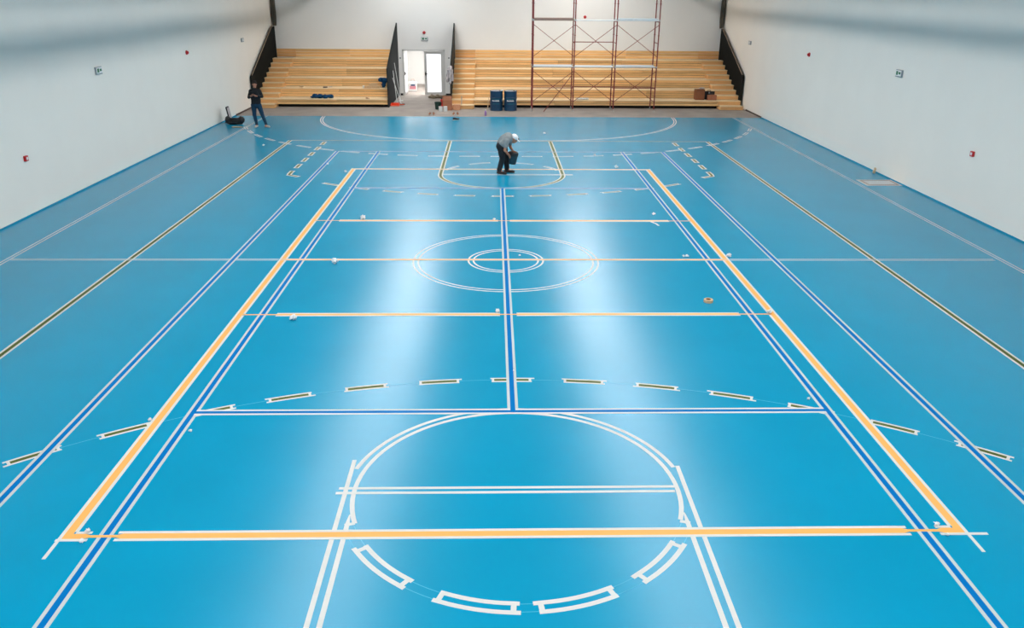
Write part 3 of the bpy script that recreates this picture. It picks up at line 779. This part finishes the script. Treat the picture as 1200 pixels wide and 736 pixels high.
b = tag(empty('paper_cup', (x4-.2, y4, z4)), 'white paper cup at the end of the wood offcuts', 'cup'); lathe('cup_body', [(.035, 0), (.05, .11), (.047, .11), (.034, .01), (.001, .01)], MT['white'], b, 16); lathe('rim', [(.049, .107), (.053, .11), (.049, .114)], MT['white'], b, 16)
x5, y5, z5 = on_row(1, 383, .25)
b = tag(empty('hand_tool', (x5, y5, z5)), 'dark hand tool lying on the second row above the blue cloth', 'tool'); b.rotation_euler.z = .25
box('tool_handle', -.18, .02, -.025, .025, 0, .05, MT['blackp'], b, .008); tube('tool_shaft', (.02, 0, .025), (.24, 0, .04), .012, MT['zinc'], b)
x6, y6, z6 = on_row(1, 353, .25)
o = tag(fuse('paper_scrap', lambda bm: (add_ball(bm, (x6, y6, z6+.04), (.1, .05, .04)), add_ball(bm, (x6+.07, y6, z6+.05), (.05, .05, .05))), MT['tan'], None, .012, 2, .02, 14), 'crumpled tan paper scrap on the second row near the wall steps', 'paper')
x7, y7, z7 = on_row(0, 429, .2)
b = tag(empty('work_glove', (x7, y7, z7)), 'small dark glove lying on the lowest row by the charcoal panel', 'glove')
def glv(bm):
    add_ball(bm, (0, 0, .025), (.06, .045, .025))
    for i in range(4): add_cone(bm, (.04, -.03+.02*i, .022), (.11, -.04+.026*i, .016), .011, .01)
    add_cone(bm, (0, -.04, .02), (.05, -.075, .016), .012, .01)
fuse('glove_palm', glv, MT['card3'], b, .007, 1)
# boxes on the stand past the scaffolding
x8, y8, z8 = on_row(0, 824, .35); x8 -= .12
carton((x8, y8+.1, z8), .42, .36, .46, MT['card3'], 'upright brown cardboard box on the lowest row past the scaffolding')
carton((x8+.56, y8-.02, z8), .40, .3, .22, MT['card'], 'low cardboard box beside the upright box past the scaffolding')
b = tag(empty('tool_case', (x8+.46, y8+.22, z8)), 'black tool case standing behind the low cardboard box', 'case')
box('case_body', -.22, .28, -.06, .06, 0, .36, MT['blackp'], b, .01); pathtube('handle', [(-.06, 0, .36), (-.05, 0, .41), (.08, 0, .41), (.09, 0, .36)], .012, MT['blackp'], b); box('latch', -.02, .05, -.07, -.06, .28, .33, MT['greyp'], b)
o = tag(fuse('rag', lambda bm: (add_ball(bm, (x8+.08, y8+.05, z8+.525), (.14, .1, .035)), add_ball(bm, (x8+.14, y8+.05, z8+.53), (.06, .08, .03))), MT['clothgrey'], None, .012, 2, .012, 16), 'pale rag lying on the upright cardboard box', 'rag')
x9, y9, z9 = on_row(0, 683, .2)
o = tag(fuse('plastic_bag', lambda bm: [add_ball(bm, (x9-.2+.1*i, y9, z9+.04), (.1, .09, .045)) for i in range(5)], MT['offwhite'], None, .014, 2, .02, 12), 'crumpled white plastic bag on the lowest row behind the scaffolding', 'bag')
g = yp(541, 124, 22.7)
tag(tube('metal_pipe', (g.x, 22.62, .175), (g.x, 22.9, .52), .018, MT['greyp']), 'short grey pipe leaning on the wooden steps above the small box', 'pipe')

# ------------------------------------------------------------------ floor hatch by the wall
a, c = gp(1000, 211), gp(1055, 217)
h = tag(empty('floor_hatch', (10.80, 7.22, 0)), 'pale rectangular floor hatch framed with white tape beside the wall', 'hatch')
box('plate', -.40, .40, -.26, .26, 0, .006, MT['hatch'], h)
bm = bmesh.new()
for x0, x1, y0, y1 in ((-.44, .44, .26, .3), (-.44, .44, -.3, -.26), (-.44, -.40, -.26, .26), (.40, .44, -.26, .26)): add_box(bm, x0, x1, y0, y1, 0, .012)
bmobj('edge_strip', bm, MT['brownl'], h)
for x0, x1, y0, y1 in ((-.52, .50, .3, .38), (-.52, .50, -.38, -.3), (-.52, -.44, -.3, .3), (.44, .50, -.3, .3)): box('tape_strip', x0, x1, y0, y1, 0, .004, MT['tape'], h)

# ------------------------------------------------------------------ scraps of tape on the floor
def ball_mesh(seed, r):
    bm = bmesh.new(); bmesh.ops.create_icosphere(bm, subdivisions=3, radius=r)
    for v in bm.verts:
        k = noise.noise(v.co*32+Vector((seed, 0, 0)))+.5*noise.noise(v.co*70+Vector((0, seed, 0)))
        v.co *= 1+.95*k; v.co.z *= .8
    mz = min(v.co.z for v in bm.verts)
    for v in bm.verts: v.co.z -= mz
    me = bpy.data.meshes.new('tape_ball'); bm.to_mesh(me); bm.free(); me.materials.append(MT['white']); return me
BM = [ball_mesh(s, .05) for s in (1, 5, 9)]
balls = [
 (425, 257, 1.0, 'crumpled ball of white tape just beyond the thin orange line crossing nearer the bending person'),
 (392, 309, 1.1, 'crumpled ball of white tape beside the orange centre line, left alone'),
 (344, 375, 1.0, 'crumpled ball of white tape beside the thin orange cross line, nearest the broad baseline'),
 (579, 258, .5, 'tiny tape scrap by the blue middle line on the orange line nearest the bending person'), (583, 366, .6, 'tape scrap by the blue middle line on the orange cross line nearest the tape roll'), (854, 301, .8, 'tape ball at the orange sideline where the halfway line meets it'), (805, 301, .5, 'paired tape scrap on the halfway line beside the blue inner sideline'), (766, 252, .6, 'tape scrap just beyond the loose tape strip'), (801, 301, .45, 'smaller scrap of the pair on the halfway line beside the blue inner sideline'),
 (902, 367, .7, 'tape ball in the corner of the orange sideline and cross line near the tape roll'), (103.3, 624.5, .45, 'tape curl inside the court at the orange corner without the crossed tape ends'), (96.5, 635.5, .42, 'tape curl outside the court at the orange corner without the crossed tape ends'), (1097.5, 616, .42, 'tape curl inside the court at the orange corner with crossed tape ends'), (1110, 628, .32, 'tape curl outside the court at the orange corner with crossed tape ends'), (609, 300, .35, 'tiny tape scrap inside the small centre ring'),
 (722, 197, .9, 'tape ball on the thin orange baseline by the bending person'), (384, 193, .6, 'tape scrap between the orange corner and the bent olive dash'), (176, 493, .4, 'tape scrap where an olive dash ends at the orange sideline'), (947, 468, .3, 'tiny tape scrap beside the blue inner sideline above an olive dash'), (602, 435, .22, 'tiny tape scrap on the blue middle line just above an olive dash'), (223, 506, .35, 'tape curl stuck to the blue inner sideline below the cross line junction'), (638, 157, .7, 'tape scrap on the open floor beyond the olive baseline, near the person in the cap'), (309, 171, .6, 'tape scrap on the floor before the person with the phone'), (405, 202, .7, 'tape curl stuck to the end of the orange sideline by the thin baseline'), (697, 182, .5, 'tape scrap beside a white dash beyond the thin orange baseline')]
for i, (x, y, s, lab) in enumerate(balls):
    g = gp(x, y); o = link('tape_ball', BM[i % 3]); o.location = (g.x, g.y, .001); o.scale = (s, s, s); o.rotation_euler.z = i*1.7
    tag(o, lab, 'tape', 'tape scraps on the floor')
g = gp(830, 354)
tr = tag(empty('tape_roll', (g.x, g.y, 0)), 'roll of masking tape lying on the blue floor inside the orange court', 'tape roll')
lathe('tape_winding', [(.045, 0), (.075, 0), (.08, .005), (.08, .05), (.075, .055), (.045, .055), (.045, 0)], MT['tan'], tr, 24)
lathe('core', [(.038, .002), (.045, .002), (.045, .053), (.038, .053), (.038, .002)], MT['card3'], tr, 24)
a, c = gp(763, 260), gp(772, 264.5)
tag(ribbon('loose_tape', [(a.x, a.y), ((a.x+c.x)/2+.03, (a.y+c.y)/2), (c.x, c.y)], .05, .003, MT['tape'], None), 'loose strip of white tape sticking out from the thin orange line', 'tape')
g = gp(1028, 213.5, 0); g = gp(1028.5, 205)
tag(fuse('paper_scrap', lambda bm: (add_ball(bm, (11.2, 8.5, .06), (.05, .05, .06)), add_ball(bm, (11.22, 8.5, .14), (.03, .05, .05))), MT['tan'], None, .012, 2, .015, 14), 'crumpled tan scrap at the foot of the wall beyond the floor hatch', 'paper')

# ------------------------------------------------------------------ people
def finger_set(bm, wrist, knuckle_dir, palm_n, side, s=1.0, curl=.6):
    """palm and five bent fingers; side = direction in which the thumb leaves"""
    d = Vector(knuckle_dir).normalized(); n = Vector(palm_n).normalized(); sd = Vector(side).normalized(); w = Vector(wrist)
    kn = w + d*.085*s
    for k in (-1, 0, 1): add_cone(bm, w+sd*k*.018*s, kn+sd*k*.026*s, .018*s, .015*s, 10)
    for i, ln in enumerate((.072, .08, .076, .06)):
        b0 = kn + sd*(.034-.0225*i)*s
        p1 = b0 + (d*math.cos(curl*.5)+n*math.sin(curl*.5))*ln*.5*s
        p2 = p1 + (d*math.cos(curl*1.4)+n*math.sin(curl*1.4))*ln*.5*s
        add_cone(bm, b0, p1, .010*s, .009*s, 8); add_cone(bm, p1, p2, .009*s, .0075*s, 8)
    t0 = w + d*.02*s + sd*.025*s; t1 = t0 + (sd*.8+d*.6+n*.3).normalized()*.045*s; t2 = t1 + (d*.9+n*.5+sd*.1).normalized()*.035*s
    add_cone(bm, t0, t1, .013*s, .011*s, 8); add_cone(bm, t1, t2, .011*s, .009*s, 8)
def head_fill(bm, c, fwd, up, s=1.0):
    c, f, u = Vector(c), Vector(fwd).normalized(), Vector(up).normalized(); l = u.cross(f); l.normalize()
    R = Matrix((l, f, u)).transposed()
    def at(a, b, z): return c + l*a*s + f*b*s + u*z*s
    add_ball(bm, at(0, -.01, .03), (.078*s, .098*s, .09*s), R); add_ball(bm, at(0, .02, -.035), (.062*s, .075*s, .085*s), R)
    add_ball(bm, at(0, .05, -.085), (.038*s, .035*s, .03*s), R)
    add_cone(bm, at(0, .088, .015), at(0, .108, -.022), .010*s, .015*s, 8)
    for k in (-1, 1): add_ball(bm, at(.078*k, -.005, -.01), (.012*s, .022*s, .032*s), R, 10)
    add_ball(bm, at(0, .088, -.055), (.024*s, .012*s, .009*s), R, 10); add_ball(bm, at(0, .083, .03), (.05*s, .015*s, .012*s), R, 10)
def face_bits(root, c, fwd, up, s=1.0):
    c, f, u = Vector(c), Vector(fwd).normalized(), Vector(up).normalized(); l = u.cross(f); l.normalize()
    for k in (-1, 1):
        bm = bmesh.new(); add_ball(bm, c+l*.031*k*s+f*.086*s+u*.008*s, (.011*s,)*3, None, 8); bmobj('eye', bm, MT['blackp'], root, True)
    bm = bmesh.new(); add_cone(bm, c+l*.022*s+f*.099*s-u*.056*s, c-l*.022*s+f*.099*s-u*.056*s, .005*s, .005*s, 8); bmobj('mouth', bm, MT['card3'], root, True)
def shoe_fill(bm, ank, toe):
    a, t = Vector(ank), Vector(toe); d = (t-a); d.z = 0; d.normalize(); z0 = .045
    heel = Vector((a.x, a.y, 0))-d*.045; tip = heel+d*.255
    add_cone(bm, (heel.x, heel.y, z0), (tip.x, tip.y, z0-.008), .045, .036); add_ball(bm, (tip.x-d.x*.05, tip.y-d.y*.05, z0-.002), (.05, .05, .042))
    add_cone(bm, (a.x, a.y, .10), (heel.x+d.x*.05, heel.y+d.y*.05, z0), .045, .045)

# --- person bending over a bucket
Yp = 8.40
def W(u_, v_, dy=0.0, k=11.32, ox=570, oy=145):
    p = yp(ox+u_/k, oy+v_/k, Yp); return Vector((p.x, Yp+dy, p.z))
foot = gp(589, 202)
P1 = tag(empty('person', (W(240, 640).x, Yp, 0)), 'person in grey t-shirt, black trousers and white cap bending over a dark bucket', 'person')
O1 = P1.location.copy()
def w1(u_, v_, dy=0.0): return W(u_, v_, dy)-O1
hipN, hipF = w1(190, 300, -.09), w1(225, 300, .10)
kneeN, kneeF = w1(212, 455, -.10), w1(262, 470, .10)
ankN, ankF = w1(172, 612, -.10), w1(272, 612, .10); ankN.z = ankF.z = .10
toeN, toeF = w1(225, 650, -.16), w1(345, 640, .06)
pel = w1(200, 275); wai = w1(235, 215); che = w1(285, 190); nb = w1(325, 180)
shN, shF = w1(268, 215, -.18), w1(305, 205, .17)
elN, elF = w1(243, 335, -.23), w1(322, 325, .16)
wrN, wrF = w1(303, 412, -.12), w1(352, 368, .10)
hc = w1(368, 200); hf = Vector((.80, -.15, -.58)); hu = Vector((.58, 0, .80))
def b1(bm):
    head_fill(bm, hc, hf, hu, 1.02); add_cone(bm, nb, hc-hu*.06-hf*.02, .06, .055)
    add_cone(bm, pel, wai, .13, .125); add_cone(bm, wai, che, .125, .135); add_cone(bm, che, nb, .13, .07)
    for sh, el, wr, s in ((shN, elN, wrN, -1), (shF, elF, wrF, 1)):
        add_cone(bm, che, sh, .09, .062); add_cone(bm, sh, el, .055, .043); add_cone(bm, el, wr, .042, .03)
        d = (wr-el).normalized(); finger_set(bm, wr, d*.7+Vector((.3, 0, -.5)), Vector((0, -s*1.0, -.3)), Vector((.8, 0, .5)), 1.0, .9)
    for hp, kn, an in ((hipN, kneeN, ankN), (hipF, kneeF, ankF)):
        add_cone(bm, pel, hp, .12, .1); add_cone(bm, hp, kn, .085, .06); add_cone(bm, kn, an, .056, .038)
        add_cone(bm, an, Vector((an.x+.1, an.y, .04)), .038, .03)
fuse('body', b1, MT['skin'], P1, .011, 3)
def tee(bm):
    add_cone(bm, w1(205, 262), wai, .155, .15); add_cone(bm, wai, che, .15, .165); add_cone(bm, che, w1(318, 184), .15, .085)
    for y_ in (-.08, .08): add_cone(bm, w1(212, 262, y_), w1(285, 195, y_), .125, .13)
    for sh, el in ((shN, elN), (shF, elF)): add_cone(bm, che+(sh-che)*.5, sh, .1, .085); add_cone(bm, sh, sh+(el-sh)*.55, .08, .072)
fuse('t_shirt', tee, MT['teegrey'], P1, .014, 3, .008, 9)
def trs(bm):
    add_cone(bm, w1(186, 292, -.07), w1(205, 272, -.05), .13, .13); add_cone(bm, w1(206, 295, .08), w1(220, 275, .06), .13, .13)
    for hp, kn, an in ((hipN, kneeN, ankN), (hipF, kneeF, ankF)):
        add_cone(bm, hp, kn, .115, .088); add_cone(bm, kn, an+Vector((0, 0, .03)), .085, .075)
fuse('trousers', trs, MT['trousers'], P1, .014, 3, .008, 9)
for a_, t_ in ((ankN, toeN), (ankF, toeF)):
    fuse('shoe', lambda bm: shoe_fill(bm, a_, t_), MT['shoe'], P1, .009, 2)
cp = None
def capf(bm):
    l = hu.cross(hf).normalized(); R = Matrix((l, hf.normalized(), hu.normalized())).transposed()
    add_ball(bm, hc+hu*.055-hf*.012, (.098, .115, .085), R)
    for k in range(-3, 4): add_cone(bm, hc+hu*.045+hf*.08+l*.022*k, hc+hu*.03+hf*(.185-.006*k*k)+l*.02*k, .014, .012)
cap = fuse('cap', capf, MT['white'], P1, .009, 3)
bm = bmesh.new(); l_ = hu.cross(hf).normalized(); add_ball(bm, hc+hu*.075+hf*.10-l_*.0, (.03, .025, .022)); bmobj('cap_badge', bm, MT['blackp'], cap)
face_bits(P1, hc, hf, hu, 1.02)
# the bucket held between the hands
bc = W(340, 533); bx_, bz_ = bc.x, bc.z
bk = tag(empty('bucket', (bx_, Yp+.0, bz_)), 'dark teal bucket held by the bending person', 'bucket'); bk.rotation_euler.y = .12
lathe('bucket_body', [(.105, 0), (.112, .01), (.142, .25), (.15, .252), (.15, .272), (.135, .272), (.125, .2), (.095, .02), (.001, .02)], MT['bucketd'], bk, 28)
lathe('inner_bag', [(.147, .245), (.152, .262), (.150, .33), (.12, .36), (.08, .34), (.001, .30)], MT['blackp'], bk, 24)
pathtube('handle', [(.15*math.cos(a_), -.03*math.sin(a_), .262+.14*math.sin(a_)) for a_ in [PI*i/12 for i in range(13)]], .005, MT['zinc'], bk)

# --- person standing with a phone
Yq = 16.95
def V(u_, v_, dy=0.0):
    p = yp(255+u_/11.33, 90+v_/11.33, Yq); return Vector((p.x, Yq+dy, p.z))
P2 = tag(empty('person', (V(560, 660).x, Yq, 0)), 'person in dark long-sleeved shirt and blue jeans looking at a phone by the wall', 'person')
O2 = P2.location.copy()
def w2(u_, v_, dy=0.0): return V(u_, v_, dy)-O2
pel = w2(512, 365); wai = w2(508, 305); che = w2(495, 215); nb = w2(490, 158)
shL, shR = w2(436, 192, .02), w2(552, 190, .02); elL, elR = w2(415, 272, .0), w2(588, 262, .0); wrL, wrR = w2(462, 246, -.24), w2(540, 246, -.24)
hpL, hpR = w2(478, 375), w2(548, 375); knL, knR = w2(492, 505, -.03), w2(598, 505, -.03); anL, anR = w2(522, 648), w2(645, 640); anL.z = anR.z = .1
hc2 = w2(491, 100, -.02); hf2 = Vector((.12, -.90, -.42)); hu2 = Vector((.05, -.42, .9))
def b2(bm):
    head_fill(bm, hc2, hf2, hu2, 1.0); add_cone(bm, nb, hc2-hu2*.06-hf2*.02, .058, .055)
    add_cone(bm, pel, wai, .09, .08); add_cone(bm, wai, che, .08, .085); add_cone(bm, che, nb, .08, .055)
    for sh, el, wr, s in ((shL, elL, wrL, 1), (shR, elR, wrR, -1)):
        add_cone(bm, che, sh, .06, .05); add_cone(bm, sh, el, .05, .042); add_cone(bm, el, wr, .041, .028)
        d = (wr-el).normalized(); finger_set(bm, wr, d*.6+Vector((.6*s, -.2, .1)), Vector((.3*s, .2, .9)), Vector((.2*s, -.6, .8)), 1.0, 1.0)
    for hp, kn, an in ((hpL, knL, anL), (hpR, knR, anR)):
        add_cone(bm, pel, hp, .09, .085); add_cone(bm, hp, kn, .08, .056); add_cone(bm, kn, an, .055, .037); add_cone(bm, an, Vector((an.x, an.y-.1, .04)), .037, .03)
fuse('body', b2, MT['skin2'], P2, .011, 3)
def sh2(bm):
    for dx in (-.06, 0, .06):
        v = Vector((dx, 0, 0)); add_cone(bm, w2(510, 350)+v, wai+v, .125, .12); add_cone(bm, wai+v, che+v, .12, .13)
    add_cone(bm, che, w2(490, 168), .13, .075); add_cone(bm, w2(490, 172), w2(490, 155), .07, .065)
    for sh, el, wr in ((shL, elL, wrL), (shR, elR, wrR)): add_cone(bm, che+(sh-che)*.4+Vector((0, 0, .03)), sh, .09, .078); add_cone(bm, sh, el, .074, .06); add_cone(bm, el, el+(wr-el)*.8, .06, .048)
fuse('shirt', sh2, MT['shirtd'], P2, .014, 3, .008, 9)
def jn(bm):
    add_cone(bm, w2(490, 372), w2(498, 345), .12, .12); add_cone(bm, w2(535, 372), w2(526, 345), .12, .12); add_cone(bm, w2(512, 375), w2(512, 345), .125, .12)
    for hp, kn, an in ((hpL, knL, anL), (hpR, knR, anR)): add_cone(bm, hp, kn, .105, .075); add_cone(bm, kn, an+Vector((0, 0, .01)), .073, .056)
fuse('jeans', jn, MT['jeans'], P2, .014, 3, .006, 9)
for a_, t_ in ((anL, anL+Vector((.0, -.2, 0))), (anR, anR+Vector((.16, -.14, 0)))):
    fuse('shoe', lambda bm: shoe_fill(bm, a_, t_), MT['shoew'], P2, .009, 2)
def hr(bm):
    l = hu2.cross(hf2).normalized(); R = Matrix((l, hf2.normalized(), hu2.normalized())).transposed()
    add_ball(bm, hc2+hu2*.048-hf2*.03, (.092, .106, .09), R); add_ball(bm, hc2-hf2*.05, (.086, .066, .085), R); add_ball(bm, hc2+hu2*.092+hf2*.03, (.062, .04, .025), R)
fuse('hair', hr, MT['hair'], P2, .01, 2)
def bd(bm):
    for k in range(-3, 4): add_cone(bm, hc2+hu2*(-.07+.006*k*k)+hf2*(.075-.006*k*k)+hu2.cross(hf2).normalized()*.018*k, hc2+hu2*(-.1+.006*k*k)+hf2*(.065-.006*k*k)+hu2.cross(hf2).normalized()*.017*k, .012, .01)
fuse('beard', bd, MT['hair'], P2, .008, 1)
face_bits(P2, hc2, hf2, hu2, 1.0)
ph = (wrL+wrR)/2 + O2
b = tag(empty('phone', (ph.x+.0, ph.y-.04, ph.z+.03)), 'dark phone held in both hands by the standing person', 'phone'); b.rotation_euler = (math.radians(-40), 0, 0)
box('phone_body', -.078, .078, -.038, .038, -.005, .005, MT['silver'], b, .003); box('screen', -.07, .07, -.034, .034, .005, .006, MT['blackp'], b)

# --- black bag and the things by it, against the wall
g = gp(274, 145.5)
bg = tag(empty('duffel_bag', (g.x+.04, g.y, 0)), 'soft black bag slumped on the blue floor against the wall', 'bag')
def bagf(bm):
    add_cone(bm, (-.22, .0, .13), (.25, -.02, .13), .12, .13); add_ball(bm, (.28, -.02, .17), (.13, .14, .14)); add_ball(bm, (-.25, 0, .16), (.12, .15, .15))
    add_ball(bm, (.0, -.05, .07), (.34, .16, .07))
fuse('bag_body', bagf, MT['blackp'], bg, .018, 3, .02, 8)
pathtube('strap', [(-.2, -.13, .18), (-.1, -.18, .24), (.05, -.18, .25), (.18, -.14, .2)], .014, MT['trousers'], bg)
bm = bmesh.new(); add_box(bm, -.05, .25, -.19, -.13, .05, .15, .015); bmobj('pocket', bm, MT['trousers'], bg)
lb = tag(empty('folded_chair', (g.x-.22, g.y+.30, 0)), 'narrow folded grey seat standing upright against the black bag by the wall', 'chair')
def lbf(bm):
    [(add_cone(bm, (.03, q, .026), (-.07, q, .62), .026, .03), add_cone(bm, (-.02, q, .3), (-.16, q, .026), .02, .024)) for q in (-.12, .14)]; add_cone(bm, (-.07, -.12, .62), (-.07, .14, .62), .03, .03)
fuse('side_frame', lbf, MT['blackp'], lb, .014, 2)
v = [(.03, -.12, .08), (.03, .14, .08), (-.055, .14, .60), (-.055, -.12, .60)]
v = v+[(a+.025, b_, c_+.01) for a, b_, c_ in v]
link('back_pad', pymesh('back_pad', v, [(0, 1, 2, 3), (7, 6, 5, 4), (0, 4, 5, 1), (1, 5, 6, 2), (2, 6, 7, 3), (3, 7, 4, 0)]), MT['clothgrey'], lb)
g = gp(278, 149.5)
tag(fuse('folded_rag', lambda bm: [add_ball(bm, (g.x-.12+.08*i, g.y, .025), (.09, .07, .026)) for i in range(4)], MT['tan'], None, .012, 2, .008, 10), 'tan folded rag on the floor in front of the black bag', 'rag')

# ------------------------------------------------------------------ unseen tubes added under the roof to cast a soft shade band on the side walls
for x, zd, rd, lab in ((XL+3.05, 5.30, .16, 'round tube added under the roof to shade the wall on the side of the person with the phone'), (XR-2.7, 5.36, .12, 'round tube added under the roof to shade the wall on the side of the floor hatch')):
    d = tag(empty('shade_blocker', (x, 0, zd)), lab, 'blocker')
    tube('blocker_tube', (0, YN+.01, 0), (0, YB-.01, 0), rd, MT['blocker'], d, n=24)
    for k in range(9):
        y = YN+2+k*5.5
        tube('hanger', (0, y, rd), (0, y, HALL_H-zd), .012, MT['zinc'], d, n=6)
        tube('joint_band', (0, y-.04, 0), (0, y+.04, 0), rd+.01, MT['zinc'], d, n=24)
